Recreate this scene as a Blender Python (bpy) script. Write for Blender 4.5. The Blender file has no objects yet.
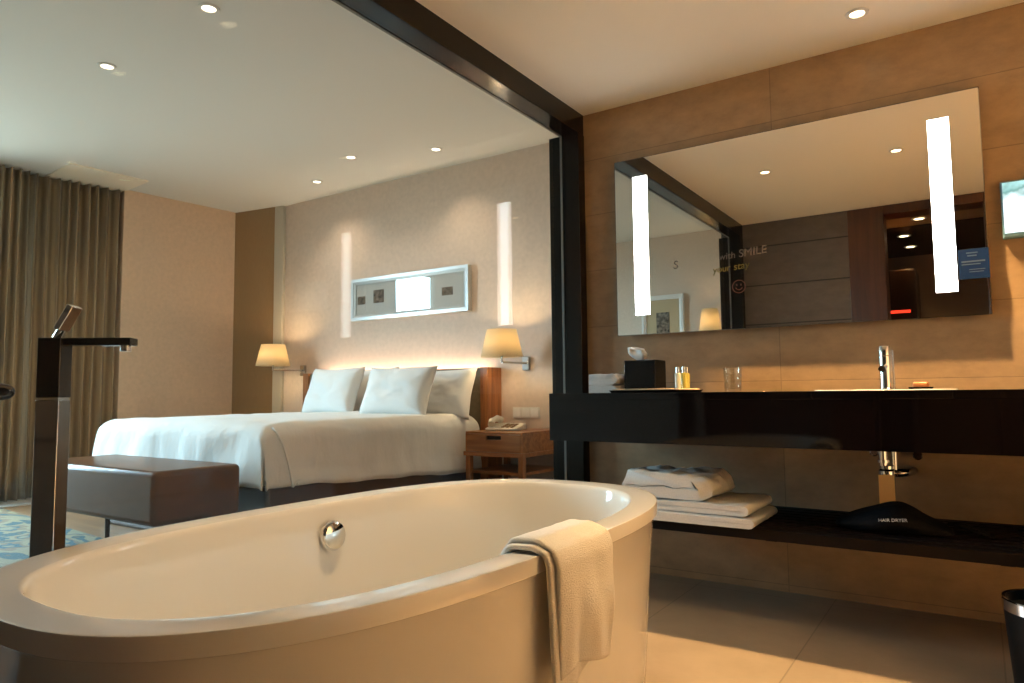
import bpy, bmesh, math, random
from mathutils import Vector, Matrix, noise

random.seed(7)
R = math.radians
C = bpy.context.scene.collection
scene = bpy.context.scene

# ------------------------------------------------------------------ camera
cam_d = bpy.data.cameras.new('camera')
cam = bpy.data.objects.new('camera', cam_d)
C.objects.link(cam)
ya, pi_, ro = R(33.77), R(4.235), R(-0.572)
fw = Vector((-math.sin(ya) * math.cos(pi_), math.cos(ya) * math.cos(pi_), math.sin(pi_)))
rt = Vector((math.cos(ya), math.sin(ya), 0))
up = rt.cross(fw)
rt2 = rt * math.cos(ro) + up * math.sin(ro)
up2 = up * math.cos(ro) - rt * math.sin(ro)
m = Matrix((rt2, up2, -fw)).transposed().to_4x4()
m.translation = Vector((0, 0, 0.93))
cam.matrix_world = m
cam_d.sensor_width = 36
cam_d.lens = 696.1 / 1024 * 36
cam_d.clip_start = 0.02
scene.camera = cam

# ------------------------------------------------------------------ world / exposure
vs = scene.view_settings
scene.display_settings.display_device = 'sRGB'
vs.view_transform = 'Standard'
vs.look = 'None'
vs.exposure = 0.08
vs.gamma = 1.0
vs.use_curve_mapping = False
scene.cycles.use_denoising = True
scene.cycles.max_bounces = 10
scene.cycles.sample_clamp_indirect = 6
scene.cycles.caustics_reflective = False
scene.cycles.caustics_refractive = False

SKY = 52.0
w = bpy.data.worlds.new('daylight_sky')
scene.world = w
w.use_nodes = True
nt = w.node_tree
bg = nt.nodes['Background']
tc = nt.nodes.new('ShaderNodeTexCoord')
sx = nt.nodes.new('ShaderNodeSeparateXYZ')
rp = nt.nodes.new('ShaderNodeValToRGB')
nt.links.new(tc.outputs['Generated'], sx.inputs[0])
mh = nt.nodes.new('ShaderNodeMath')
mh.operation = 'MULTIPLY_ADD'
mh.inputs[1].default_value = 0.5
mh.inputs[2].default_value = 0.5
nt.links.new(sx.outputs['Z'], mh.inputs[0])
nt.links.new(mh.outputs[0], rp.inputs[0])
rp.color_ramp.elements[0].position = 0.49
rp.color_ramp.elements[0].color = (0.10, 0.13, 0.13, 1)
rp.color_ramp.elements[1].position = 0.52
rp.color_ramp.elements[1].color = (0.50, 0.82, 1.0, 1)
nt.links.new(rp.outputs[0], bg.inputs[0])
bg.inputs[1].default_value = SKY


def area(name, loc, rot, sx_, sy_, power, col, portal=False, spread=180):
    l = bpy.data.lights.new(name, 'AREA')
    l.shape = 'RECTANGLE'
    l.size, l.size_y = sx_, sy_
    l.energy = power
    l.color = col
    l.spread = R(spread)
    if portal:
        l.cycles.is_portal = True
    o = bpy.data.objects.new(name, l)
    o.location, o.rotation_euler = loc, rot
    C.objects.link(o)
    return o


# window wall of the bedroom runs slightly off square: point at Y, with offset n into the room
WD = Vector((0.0726, 1.0)).normalized()
WN = Vector((WD.y, -WD.x))          # into the room


def ww(y, n):
    x = -6.53 + (y - 4.61) * 0.0726
    return Vector((x + WN.x * n, y + WN.y * n))


WROT = math.atan2(WN.y, WN.x)
WINS = [(0.78, 1.92)]
for y0, y1 in WINS:
    p = ww((y0 + y1) / 2, -0.25)
    area('window_portal', (p.x, p.y, 1.55), (R(90), 0, WROT - R(90)), y1 - y0, 2.6, 1, (1, 1, 1), portal=True)

WARM = (1.0, 0.64, 0.28)
WARM2 = (1.0, 0.74, 0.42)

# ------------------------------------------------------------------ materials
MATS = {}


def nodes(name):
    mt = bpy.data.materials.new(name)
    mt.use_nodes = True
    t = mt.node_tree
    return mt, t, t.nodes['Principled BSDF']


def mat(name, col, rough=0.5, metal=0.0, spec=0.5, noise_amt=0.0, nscale=8, stretch=(1, 1, 1), bump=0.0, bscale=60,
        bstretch=None, coat=0.0, sheen=0.0, transl=None):
    if name in MATS:
        return MATS[name]
    mt, t, b = nodes(name)
    b.inputs['Base Color'].default_value = (*col, 1)
    b.inputs['Roughness'].default_value = rough
    b.inputs['Metallic'].default_value = metal
    b.inputs['Specular IOR Level'].default_value = spec
    b.inputs['Coat Weight'].default_value = coat
    b.inputs['Coat Roughness'].default_value = 0.02
    b.inputs['Sheen Weight'].default_value = sheen
    tc = t.nodes.new('ShaderNodeTexCoord')
    if noise_amt:
        mp = t.nodes.new('ShaderNodeMapping')
        mp.inputs['Scale'].default_value = stretch
        nz = t.nodes.new('ShaderNodeTexNoise')
        nz.inputs['Scale'].default_value = nscale
        nz.inputs['Detail'].default_value = 6
        t.links.new(tc.outputs['Object'], mp.inputs[0])
        t.links.new(mp.outputs[0], nz.inputs['Vector'])
        rp = t.nodes.new('ShaderNodeValToRGB')
        k = noise_amt
        rp.color_ramp.elements[0].position = 0.3
        rp.color_ramp.elements[1].position = 0.7
        rp.color_ramp.elements[0].color = (*[c * (1 - k) for c in col], 1)
        rp.color_ramp.elements[1].color = (*[min(1, c * (1 + k)) for c in col], 1)
        t.links.new(nz.outputs['Fac'], rp.inputs[0])
        t.links.new(rp.outputs[0], b.inputs['Base Color'])
    if bump:
        mp2 = t.nodes.new('ShaderNodeMapping')
        mp2.inputs['Scale'].default_value = bstretch or (1, 1, 1)
        n2 = t.nodes.new('ShaderNodeTexNoise')
        n2.inputs['Scale'].default_value = bscale
        n2.inputs['Detail'].default_value = 4
        bp = t.nodes.new('ShaderNodeBump')
        bp.inputs['Strength'].default_value = bump
        bp.inputs['Distance'].default_value = 0.01
        t.links.new(tc.outputs['Object'], mp2.inputs[0])
        t.links.new(mp2.outputs[0], n2.inputs['Vector'])
        t.links.new(n2.outputs['Fac'], bp.inputs['Height'])
        t.links.new(bp.outputs[0], b.inputs['Normal'])
    MATS[name] = mt
    return mt


def emit(name, col, strength):
    mt, t, b = nodes(name)
    b.inputs['Base Color'].default_value = (*col, 1)
    b.inputs['Emission Color'].default_value = (*col, 1)
    b.inputs['Emission Strength'].default_value = strength
    return mt


def tile_mat(name, col, axes, bw, rh, off, rough=0.35, mortar=0.006, dark=0.45, noise_amt=0.18, stretch=(1, 1, 1),
             nscale=4, offset=0.0, spec=0.5, bump=0.3):
    """stone tiles; axes gives the two object axes of the surface"""
    mt, t, b = nodes(name)
    L = t.links
    tc = t.nodes.new('ShaderNodeTexCoord')
    sp = t.nodes.new('ShaderNodeSeparateXYZ')
    cb = t.nodes.new('ShaderNodeCombineXYZ')
    ad = t.nodes.new('ShaderNodeVectorMath')
    ad.operation = 'ADD'
    ad.inputs[1].default_value = (off[0], off[1], 0)
    L.new(tc.outputs['Object'], sp.inputs[0])
    L.new(sp.outputs[axes[0]], cb.inputs[0])
    L.new(sp.outputs[axes[1]], cb.inputs[1])
    L.new(cb.outputs[0], ad.inputs[0])
    br = t.nodes.new('ShaderNodeTexBrick')
    br.offset = offset
    br.inputs['Scale'].default_value = 1
    br.inputs['Brick Width'].default_value = bw
    br.inputs['Row Height'].default_value = rh
    br.inputs['Mortar Size'].default_value = mortar / 2
    br.inputs['Mortar Smooth'].default_value = 0.3
    br.inputs['Color1'].default_value = (0.86, 0.86, 0.86, 1)
    br.inputs['Color2'].default_value = (1, 1, 1, 1)
    br.inputs['Mortar'].default_value = (dark, dark, dark, 1)
    L.new(ad.outputs[0], br.inputs['Vector'])
    mp = t.nodes.new('ShaderNodeMapping')
    mp.inputs['Scale'].default_value = stretch
    L.new(tc.outputs['Object'], mp.inputs[0])
    nz = t.nodes.new('ShaderNodeTexNoise')
    nz.inputs['Scale'].default_value = nscale
    nz.inputs['Detail'].default_value = 8
    nz.inputs['Roughness'].default_value = 0.65
    L.new(mp.outputs[0], nz.inputs['Vector'])
    rp = t.nodes.new('ShaderNodeValToRGB')
    rp.color_ramp.elements[0].position = 0.25
    rp.color_ramp.elements[1].position = 0.75
    k = noise_amt
    rp.color_ramp.elements[0].color = (*[c * (1 - k) for c in col], 1)
    rp.color_ramp.elements[1].color = (*[c * (1 + k) for c in col], 1)
    L.new(nz.outputs['Fac'], rp.inputs[0])
    mx = t.nodes.new('ShaderNodeMix')
    mx.data_type = 'RGBA'
    mx.blend_type = 'MULTIPLY'
    mx.inputs['Factor'].default_value = 1
    L.new(rp.outputs[0], mx.inputs['A'])
    L.new(br.outputs['Color'], mx.inputs['B'])
    L.new(mx.outputs['Result'], b.inputs['Base Color'])
    bp = t.nodes.new('ShaderNodeBump')
    bp.invert = True
    bp.inputs['Strength'].default_value = bump
    bp.inputs['Distance'].default_value = 0.004
    L.new(br.outputs['Fac'], bp.inputs['Height'])
    L.new(bp.outputs[0], b.inputs['Normal'])
    b.inputs['Roughness'].default_value = rough
    b.inputs['Specular IOR Level'].default_value = spec
    return mt


def wood_mat(name, c1, c2, axis='X', scale=14, rough=0.35, coat=0.0):
    mt, t, b = nodes(name)
    L = t.links
    tc = t.nodes.new('ShaderNodeTexCoord')
    mp = t.nodes.new('ShaderNodeMapping')
    s = {'X': (0.6, 8, 8), 'Y': (8, 0.6, 8), 'Z': (8, 8, 0.6)}[axis]
    mp.inputs['Scale'].default_value = s
    nz = t.nodes.new('ShaderNodeTexNoise')
    nz.inputs['Scale'].default_value = scale / 4
    nz.inputs['Detail'].default_value = 8
    nz.inputs['Distortion'].default_value = 0.6
    rp = t.nodes.new('ShaderNodeValToRGB')
    rp.color_ramp.elements[0].position = 0.32
    rp.color_ramp.elements[1].position = 0.68
    rp.color_ramp.elements[0].color = (*c1, 1)
    rp.color_ramp.elements[1].color = (*c2, 1)
    L.new(tc.outputs['Object'], mp.inputs[0])
    L.new(mp.outputs[0], nz.inputs['Vector'])
    L.new(nz.outputs['Fac'], rp.inputs[0])
    L.new(rp.outputs[0], b.inputs['Base Color'])
    b.inputs['Roughness'].default_value = rough
    b.inputs['Coat Weight'].default_value = coat
    return mt


def pane_mat(name, tint=(1, 1, 1), f0=0.05, mx=0.9):
    """thin architectural glass: clear, with a facing-dependent mirror reflection"""
    mt = bpy.data.materials.new(name)
    mt.use_nodes = True
    t = mt.node_tree
    t.nodes.clear()
    L = t.links
    out = t.nodes.new('ShaderNodeOutputMaterial')
    tr = t.nodes.new('ShaderNodeBsdfTransparent')
    tr.inputs[0].default_value = (*tint, 1)
    gl = t.nodes.new('ShaderNodeBsdfGlossy')
    gl.inputs['Roughness'].default_value = 0.0
    lw = t.nodes.new('ShaderNodeLayerWeight')
    lw.inputs['Blend'].default_value = 0.5
    pw = t.nodes.new('ShaderNodeMath')
    pw.operation = 'POWER'
    pw.inputs[1].default_value = 5
    ma = t.nodes.new('ShaderNodeMath')
    ma.operation = 'MULTIPLY_ADD'
    ma.inputs[1].default_value = mx - f0
    ma.inputs[2].default_value = f0
    mix = t.nodes.new('ShaderNodeMixShader')
    L.new(lw.outputs['Facing'], pw.inputs[0])
    L.new(pw.outputs[0], ma.inputs[0])
    L.new(ma.outputs[0], mix.inputs[0])
    L.new(tr.outputs[0], mix.inputs[1])
    L.new(gl.outputs[0], mix.inputs[2])
    L.new(mix.outputs[0], out.inputs[0])
    return mt


M_PANE = pane_mat('clear_pane', (1, 1, 1), 0.013, 0.6)
M_TUMBLER = pane_mat('tumbler_glass', (0.93, 0.95, 0.95), 0.09, 0.9)
M_BLACKMETAL = mat('black_metal', (0.006, 0.005, 0.004), 0.16, 0.0, 0.22)
M_DARKCHROME = mat('dark_polished_metal', (0.50, 0.48, 0.46), 0.08, 1.0)
M_BLACKCHROME = mat('black_faucet', (0.02, 0.018, 0.017), 0.10, 0.0, 0.6)
M_CHROME = mat('chrome', (0.80, 0.80, 0.80), 0.06, 1.0)
M_STEEL = mat('brushed_steel', (0.55, 0.53, 0.50), 0.25, 1.0)
M_GREYTRIM = mat('grey_channel', (0.18, 0.17, 0.16), 0.4, 0.3)
M_PLASTER = mat('ceiling_paint', (0.90, 0.84, 0.70), 0.85, 0, 0.2)
M_BEDCEIL = mat('bedroom_ceiling_paint', (0.78, 0.76, 0.70), 0.8, 0, 0.25)
M_PAPER = mat('wallpaper', (0.67, 0.545, 0.445), 0.75, 0, 0.2, 0.05, 30, (1, 1, 1), 0.12, 220)
M_PAPERLEFT = mat('window_wall_paper', (0.70, 0.515, 0.37), 0.75, 0, 0.2, 0.05, 30, (1, 1, 1), 0.12, 220)
M_WHITE = mat('white_acrylic', (0.88, 0.84, 0.77), 0.09, 0, 0.5, coat=0.3)
M_STONE = tile_mat('vanity_stone', (0.34, 0.225, 0.13), 'XZ', 2.4, 0.314, (0.775 + 2.4 * 3, 0.314 * 3 - 0.033), 0.30, 0.005, 0.66, 0.24,
                   (1, 1, 1.7), 7, 0.0)
M_SIDESTONE = tile_mat('side_stone', (0.70, 0.60, 0.46), 'YZ', 2.4, 0.314, (0.3, 0.314 * 3 - 0.033), 0.35, 0.006, 0.45, 0.16,
                       (1, 0.5, 5), 3, 0.5)
M_FLOORTILE = tile_mat('floor_stone', (0.25, 0.19, 0.135), 'XY', 0.6, 1.2, (0.575 + 6, 0.26 + 6), 0.40, 0.006, 0.6, 0.14,
                       (1, 1, 1), 5)
M_DARKSTONE = tile_mat('dark_stone', (0.10, 0.085, 0.07), 'XZ', 4.0, 0.365, (10, 0.365 * 2 - 0.083), 0.45, 0.014, 0.15, 0.25,
                       (1, 1, 2), 6, 0.0, bump=0.8)
M_WOODFLOOR = wood_mat('wood_floor', (0.17, 0.08, 0.03), (0.25, 0.125, 0.05), 'X', 10, 0.55)
M_WALNUT = wood_mat('walnut', (0.22, 0.075, 0.022), (0.42, 0.165, 0.052), 'X', 16, 0.32)
M_WALNUTZ = wood_mat('walnut_upright', (0.22, 0.075, 0.022), (0.42, 0.165, 0.052), 'Z', 16, 0.32)
M_CASING = wood_mat('casing_wood', (0.035, 0.014, 0.008), (0.07, 0.026, 0.013), 'Z', 12, 0.3)
M_BLACKGLOSS = mat('black_gloss', (0.004, 0.003, 0.003), 0.05, 0, 0.24)
M_SLAT = mat('black_stained_wood', (0.006, 0.004, 0.003), 0.6, 0, 0.1)
M_LEATHER = mat('brown_leather', (0.115, 0.052, 0.024), 0.30, 0, 0.12, 0.12, 25, (1, 1, 1), 0.04, 300)
M_BASE = mat('bed_base_leather', (0.075, 0.042, 0.028), 0.4, 0, 0.4, 0.1, 25)
M_LINEN = mat('white_linen', (0.80, 0.78, 0.73), 0.85, 0, 0.2, bump=0.9, bscale=11, bstretch=(1, 1, 0.6), sheen=0.2)
M_PILLOW = mat('white_cotton', (0.82, 0.80, 0.76), 0.85, 0, 0.2, bump=0.25, bscale=9, sheen=0.2)
M_OLIVE = mat('headboard_fabric', (0.16, 0.125, 0.075), 0.7, 0, 0.3, 0.1, 40)
M_TERRY = mat('terry_towel', (0.88, 0.83, 0.75), 0.95, 0, 0.1, 0.05, 300, (1, 1, 1), 0.4, 350, sheen=0.5)
M_TOWEL = mat('white_towel', (0.66, 0.64, 0.61), 0.95, 0, 0.1, 0.06, 200, (1, 1, 1), 0.5, 260, sheen=0.4)
M_BLACKLEATHER = mat('black_leather', (0.004, 0.004, 0.004), 0.45, 0, 0.14, bump=0.1, bscale=300)
M_BLACKCLOTH = mat('black_cloth', (0.004, 0.004, 0.005), 0.8, 0, 0.12, bump=0.3, bscale=90)
M_LAMPGLOW = emit('downlight_lens', (1.0, 0.82, 0.52), 9)
M_BEDGLOW = emit('bedroom_downlight_lens', (1.0, 0.90, 0.70), 4)
M_STRIP = emit('mirror_strip_lamp', (0.97, 0.97, 0.95), 15.0)
M_LED = emit('headboard_strip', (1.0, 0.86, 0.64), 45)
M_WHITETRIM = mat('white_trim', (0.75, 0.72, 0.66), 0.4)
M_SILVERFRAME = mat('silver_frame', (0.55, 0.55, 0.53), 0.3, 0.35)

# ------------------------------------------------------------------ mesh helpers


def bx(bm, x0, x1, y0, y1, z0, z1, mtx=None):
    vs_ = [Vector((x, y, z)) for x in (x0, x1) for y in (y0, y1) for z in (z0, z1)]
    if mtx:
        vs_ = [mtx @ v for v in vs_]
    v = [bm.verts.new(p) for p in vs_]
    for f in ((0, 1, 3, 2), (4, 6, 7, 5), (0, 4, 5, 1), (2, 3, 7, 6), (0, 2, 6, 4), (1, 5, 7, 3)):
        bm.faces.new([v[i] for i in f])
    return bm


def B(*a, mtx=None):
    return bx(bmesh.new(), *a, mtx=mtx)


def frame_of(d):
    d = Vector(d).normalized()
    a = Vector((0, 0, 1)) if abs(d.z) < 0.9 else Vector((1, 0, 0))
    u = d.cross(a).normalized()
    return u, d.cross(u).normalized()


def tube(bm, pts, rad, seg=16, cap=True):
    pts = [Vector(p) for p in pts]
    n = len(pts)
    rad = rad if isinstance(rad, (list, tuple)) else [rad] * n
    rings = []
    u, v = frame_of(pts[1] - pts[0])
    for i, p in enumerate(pts):
        d = (pts[min(i + 1, n - 1)] - pts[max(i - 1, 0)]).normalized()
        u = (u - d * u.dot(d)).normalized()
        v = d.cross(u)
        rings.append([bm.verts.new(p + (u * math.cos(2 * math.pi * k / seg) + v * math.sin(2 * math.pi * k / seg)) * rad[i])
                      for k in range(seg)])
    for a, b in zip(rings, rings[1:]):
        for k in range(seg):
            bm.faces.new((a[k], a[(k + 1) % seg], b[(k + 1) % seg], b[k]))
    if cap:
        bm.faces.new(rings[0][::-1])
        bm.faces.new(rings[-1])
    return bm


def lathe(bm, prof, loc=(0, 0, 0), seg=32, axis=(0, 0, 1)):
    loc = Vector(loc)
    ax = Vector(axis).normalized()
    u, v = frame_of(ax)
    rings = []
    for r, z in prof:
        if r <= 1e-6:
            rings.append([bm.verts.new(loc + ax * z)])
        else:
            rings.append([bm.verts.new(loc + ax * z + (u * math.cos(2 * math.pi * k / seg) + v * math.sin(2 * math.pi * k / seg)) * r)
                          for k in range(seg)])
    for a, b in zip(rings, rings[1:]):
        for k in range(seg):
            k2 = (k + 1) % seg
            if len(a) == 1 and len(b) == 1:
                continue
            if len(a) == 1:
                bm.faces.new((a[0], b[k2], b[k]))
            elif len(b) == 1:
                bm.faces.new((a[k], a[k2], b[0]))
            else:
                bm.faces.new((a[k], a[k2], b[k2], b[k]))
    return bm


def loft(bm, loops, closed=True, cap0=False, cap1=False):
    rings = [[bm.verts.new(p) for p in lp] for lp in loops]
    n = len(rings[0])
    for a, b in zip(rings, rings[1:]):
        for k in range(n if closed else n - 1):
            k2 = (k + 1) % n
            bm.faces.new((a[k], a[k2], b[k2], b[k]))
    if cap0:
        bm.faces.new(rings[0][::-1])
    if cap1:
        bm.faces.new(rings[-1])
    return bm


def wloc(o):
    p = Vector((0, 0, 0))
    while o:
        p += o.location
        o = o.parent
    return p


def obj(name, bm, material, parent=None, smooth=False, bevel=0.0, seg=2, origin=None, subsurf=0, angle=35, solid=0.0):
    bmesh.ops.recalc_face_normals(bm, faces=bm.faces)
    me = bpy.data.meshes.new(name)
    if parent is None and origin is None:
        xs = [v.co for v in bm.verts]
        lo = Vector((min(p.x for p in xs), min(p.y for p in xs), min(p.z for p in xs)))
        hi = Vector((max(p.x for p in xs), max(p.y for p in xs), max(p.z for p in xs)))
        origin = Vector(((lo.x + hi.x) / 2, (lo.y + hi.y) / 2, lo.z))
    off = wloc(parent) if parent else Vector(origin)
    for v in bm.verts:
        v.co -= off
    bm.to_mesh(me)
    bm.free()
    if smooth:
        for p in me.polygons:
            p.use_smooth = True
        if smooth == 'auto':
            me.set_sharp_from_angle(angle=R(angle))
    me.materials.append(material)
    o = bpy.data.objects.new(name, me)
    C.objects.link(o)
    if parent:
        o.parent = parent
    else:
        o.location = off
    if solid:
        md = o.modifiers.new('solid', 'SOLIDIFY')
        md.thickness = solid
        md.offset = 0
    if bevel:
        md = o.modifiers.new('bevel', 'BEVEL')
        md.width = bevel
        md.segments = seg
        md.limit_method = 'ANGLE'
        md.angle_limit = R(40)
        md.harden_normals = False
        for p in me.polygons:
            p.use_smooth = True
        me.set_sharp_from_angle(angle=R(60))
    if subsurf:
        md = o.modifiers.new('subsurf', 'SUBSURF')
        md.levels = md.render_levels = subsurf
    return o


def tag(o, label, cat, group=None):
    o['label'] = label
    o['category'] = cat
    if group:
        o['group'] = group
    return o


def thing(name, loc, label, cat, group=None):
    o = bpy.data.objects.new(name, None)
    o.empty_display_size = 0.1
    o.location = loc
    C.objects.link(o)
    return tag(o, label, cat, group)


def struct(name, bm, material, parent=None, bevel=0.0):
    # structure keeps its origin at the world origin so that its tile pattern is set in room coordinates
    o = obj(name, bm, material, parent, bevel=bevel, origin=(0, 0, 0))
    if parent is None:
        o['kind'] = 'structure'
    return o


def copy_tree(o, parent=None):
    c = o.copy()
    C.objects.link(c)
    if parent:
        c.parent = parent
    for ch in list(o.children):
        copy_tree(ch, c)
    return c


def text(name, body, size, loc, material, parent=None, rot=(R(90), 0, 0), extrude=0.0006, shear=0.0, align='LEFT'):
    cu = bpy.data.curves.new(name, 'FONT')
    cu.body = body
    cu.size = size
    cu.extrude = extrude
    cu.shear = shear
    cu.align_x = align
    o = bpy.data.objects.new(name, cu)
    C.objects.link(o)
    cu.materials.append(material)
    if parent:
        o.parent = parent
        o.location = Vector(loc) - wloc(parent)
    else:
        o.location = loc
    o.rotation_euler = rot
    dg = bpy.context.evaluated_depsgraph_get()
    me = bpy.data.meshes.new_from_object(o.evaluated_get(dg))
    o2 = bpy.data.objects.new(name, me)
    o2.parent, o2.location, o2.rotation_euler = o.parent, o.location, rot
    bpy.data.objects.remove(o)
    bpy.data.curves.remove(cu)
    C.objects.link(o2)
    o2.name = name
    return o2


ZC, BC, FB = 2.50, 2.89, 0.07       # bathroom ceiling, bedroom ceiling, bedroom floor
YV, YF, YH = 3.44, 0.15, 4.61       # vanity wall, bathroom door wall, headboard wall
XR = 1.5

# ------------------------------------------------------------------ bathroom shell
struct('floor', B(-2.0, XR, -2.3, YV, -0.06, 0), M_FLOORTILE)
struct('ceiling', B(-1.797, XR, YF, YV, ZC, ZC + 0.06), M_PLASTER)
struct('wall_vanity', B(-1.84, XR, YV, YV + 0.10, 0, ZC + 0.06), M_STONE)
struct('wall_right', B(XR, XR + 0.1, YF - 0.2, YV + 0.1, 0, ZC + 0.06), M_SIDESTONE)
bm = B(-2.0, -0.89, -0.06, YF, 0, BC)
struct('wall_front', bm, M_DARKSTONE)
bm = B(0.37, XR, -0.06, YF, 0, BC)
bx(bm, -0.89, 0.37, -0.06, YF, ZC, BC)
struct('wall_entry', bm, M_DARKSTONE)

# door opening the photographer looks through
door = bpy.data.objects.new('door_1', None)
door.location = (-0.26, 0.05, 0)
C.objects.link(door)
door['kind'] = 'structure'
obj('door_jamb', B(-0.89, -0.61, -0.08, YF + 0.012, 0, ZC - 0.002), M_CASING, door, bevel=0.004)
obj('door_jamb', B(0.10, 0.37, -0.08, YF + 0.012, 0, ZC - 0.002), M_CASING, door, bevel=0.004)
obj('door_head', B(-0.61, 0.10, -0.08, YF + 0.012, 2.42, ZC - 0.002), M_CASING, door, bevel=0.004)

# hall behind the door, seen in the mirror
M_HALL = mat('hall_paint', (0.46, 0.31, 0.19), 0.6)
M_HALLDARK = mat('hall_dark_veneer', (0.035, 0.018, 0.012), 0.12, 0, 0.5)
struct('wall_hall_far', B(-1.5, 1.0, -2.3, -2.2, 0, 2.9), M_HALL)
struct('wall_hall_left', B(-1.6, -1.5, -2.3, -0.06, 0, 2.9), M_HALL)
struct('wall_hall_right', B(0.9, 1.0, -2.2, -0.06, 0, 2.9), M_HALL)
struct('ceiling_hall', B(-1.5, 1.0, -2.3, -0.06, 2.44, 2.50), M_HALL)
struct('trim_1', B(-1.5, 0.9, -2.2, -0.55, 2.432, 2.44), M_HALLDARK)

# ------------------------------------------------------------------ glazed partition
win = bpy.data.objects.new('window_1', None)
win.location = (-1.885, 1.8, 0)
C.objects.link(win)
win['kind'] = 'structure'
obj('frame_beam', B(-1.908, -1.797, YF, YV, 2.383, ZC + 0.03), M_BLACKMETAL, win, bevel=0.003)
obj('frame_post', B(-1.985, -1.795, 3.37, YV + 0.1, 0, 2.383), M_BLACKMETAL, win, bevel=0.003)
obj('frame_post', B(-2.0, -1.797, YF, 0.24, 0, 2.383), M_BLACKMETAL, win, bevel=0.003)
obj('frame_sill', B(-2.0, -1.797, 0.24, 3.37, 0, 0.08), M_BLACKMETAL, win, bevel=0.003)
ch = bmesh.new()
bx(ch, -1.912, -1.900, 3.366, 3.370, 0.08, 2.383)
bx(ch, -1.912, -1.900, 0.24, 0.244, 0.08, 2.383)
bx(ch, -1.912, -1.900, 0.244, 3.366, 2.379, 2.383)
obj('glazing_channel', ch, M_GREYTRIM, win)
obj('pane', B(-1.890, -1.878, 0.24, 3.37, 0.08, 2.383), M_PANE, win)
struct('trim_2', B(-1.906, -1.80, YF, YV + 0.1, ZC + 0.03, BC), M_BEDCEIL)

# ------------------------------------------------------------------ bedroom shell
struct('floor_bedroom', B(-7.5, -2.0, -1.6, YH, -0.06, FB), M_WOODFLOOR)
struct('ceiling_bedroom', B(-7.5, -1.80, -1.6, YH + 0.1, BC, BC + 0.06), M_BEDCEIL)
struct('wall_headboard', B(-6.6, -1.8, YH, YH + 0.1, 0, BC), M_PAPER)
struct('wall_bedroom_right', B(-2.0, -1.9, YV + 0.1, YH, 0, BC), M_PAPER)
struct('wall_bedroom_opposite', B(-7.5, -1.6, -1.6, -1.5, 0, BC), M_PAPER)
struct('wall_closet', B(-2.0, -1.9, -1.5, -0.06, 0, BC), M_PAPER)


def wall_slab(bm, ya_, yb, n0, n1, z0, z1):
    pts = [ww(ya_, n0), ww(yb, n0), ww(yb, n1), ww(ya_, n1)]
    return loft(bm, [[Vector((p.x, p.y, z)) for p in pts] for z in (z0, z1)], True, True, True)


struct('wall_left', wall_slab(bmesh.new(), 3.34, 4.72, -0.30, 0.0, 0, BC), M_PAPERLEFT)
bm = bmesh.new()
wall_slab(bm, 1.92, 3.34, -0.30, -0.20, 0, BC)
wall_slab(bm, -1.62, 0.78, -0.30, -0.20, 0, BC)
for y0, y1 in WINS:
    wall_slab(bm, y0, y1, -0.30, -0.20, 0, 0.25)
    wall_slab(bm, y0, y1, -0.30, -0.20, 2.80, BC)
struct('wall_window', bm, M_PAPERLEFT)
for i, (y0, y1) in enumerate(WINS):
    wn = bpy.data.objects.new('window_%d' % (i + 2), None)
    p = ww((y0 + y1) / 2, -0.25)
    wn.location = (p.x, p.y, 0.25)
    C.objects.link(wn)
    wn['kind'] = 'structure'
    fb = bmesh.new()
    wall_slab(fb, y0, y0 + 0.05, -0.28, -0.22, 0.25, 2.80)
    wall_slab(fb, y1 - 0.05, y1, -0.28, -0.22, 0.25, 2.80)
    wall_slab(fb, y0 + 0.05, y1 - 0.05, -0.28, -0.22, 0.25, 0.31)
    wall_slab(fb, y0 + 0.05, y1 - 0.05, -0.28, -0.22, 2.74, 2.80)
    obj('window_frame', fb, M_WHITETRIM, wn)
    obj('pane', wall_slab(bmesh.new(), y0 + 0.05, y1 - 0.05, -0.255, -0.249, 0.31, 2.74), M_PANE, wn)

# painted light: daylit floor strip along the windows, lit ceiling patch above the curtains
struct('painted_floor_daylight', wall_slab(bmesh.new(), -1.4, 3.30, -0.20, 0.27, FB, FB + 0.008), mat('floor_daylight_paint', (0.72, 0.72, 0.70), 0.3))
struct('painted_ceiling_light', wall_slab(bmesh.new(), 2.72, 3.36, -0.2, 0.44, BC - 0.012, BC), mat('ceiling_light_paint', (0.95, 0.86, 0.70), 0.7))

# ------------------------------------------------------------------ downlights
def downlight(x, y, z, label, glow, r=0.045, power=0, col=WARM, spot=75, blend=0.6, group='recessed ceiling downlights', size=0.03):
    t = thing('downlight', (x, y, z), label, 'ceiling light', group)
    ring = lathe(bmesh.new(), [(r * 0.80, -0.001), (r * 0.84, -0.007), (r * 1.2, -0.006), (r * 1.25, 0.0), (r * 0.80, 0.0)], (x, y, z), 28)
    obj('trim_ring', ring, M_WHITETRIM, t, smooth='auto')
    obj('lens', lathe(bmesh.new(), [(0, -0.002), (r * 0.8, -0.002), (r * 0.8, 0.0), (0, 0.0)], (x, y, z), 28), glow, t)
    if power:
        l = bpy.data.lights.new('downlight_lamp', 'SPOT')
        l.energy = power
        l.color = col
        l.spot_size = R(spot)
        l.spot_blend = blend
        l.shadow_soft_size = size
        o = bpy.data.objects.new('downlight_lamp', l)
        o.parent = t
        o.location = (0, 0, -0.015)
        C.objects.link(o)
    return t


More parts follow.
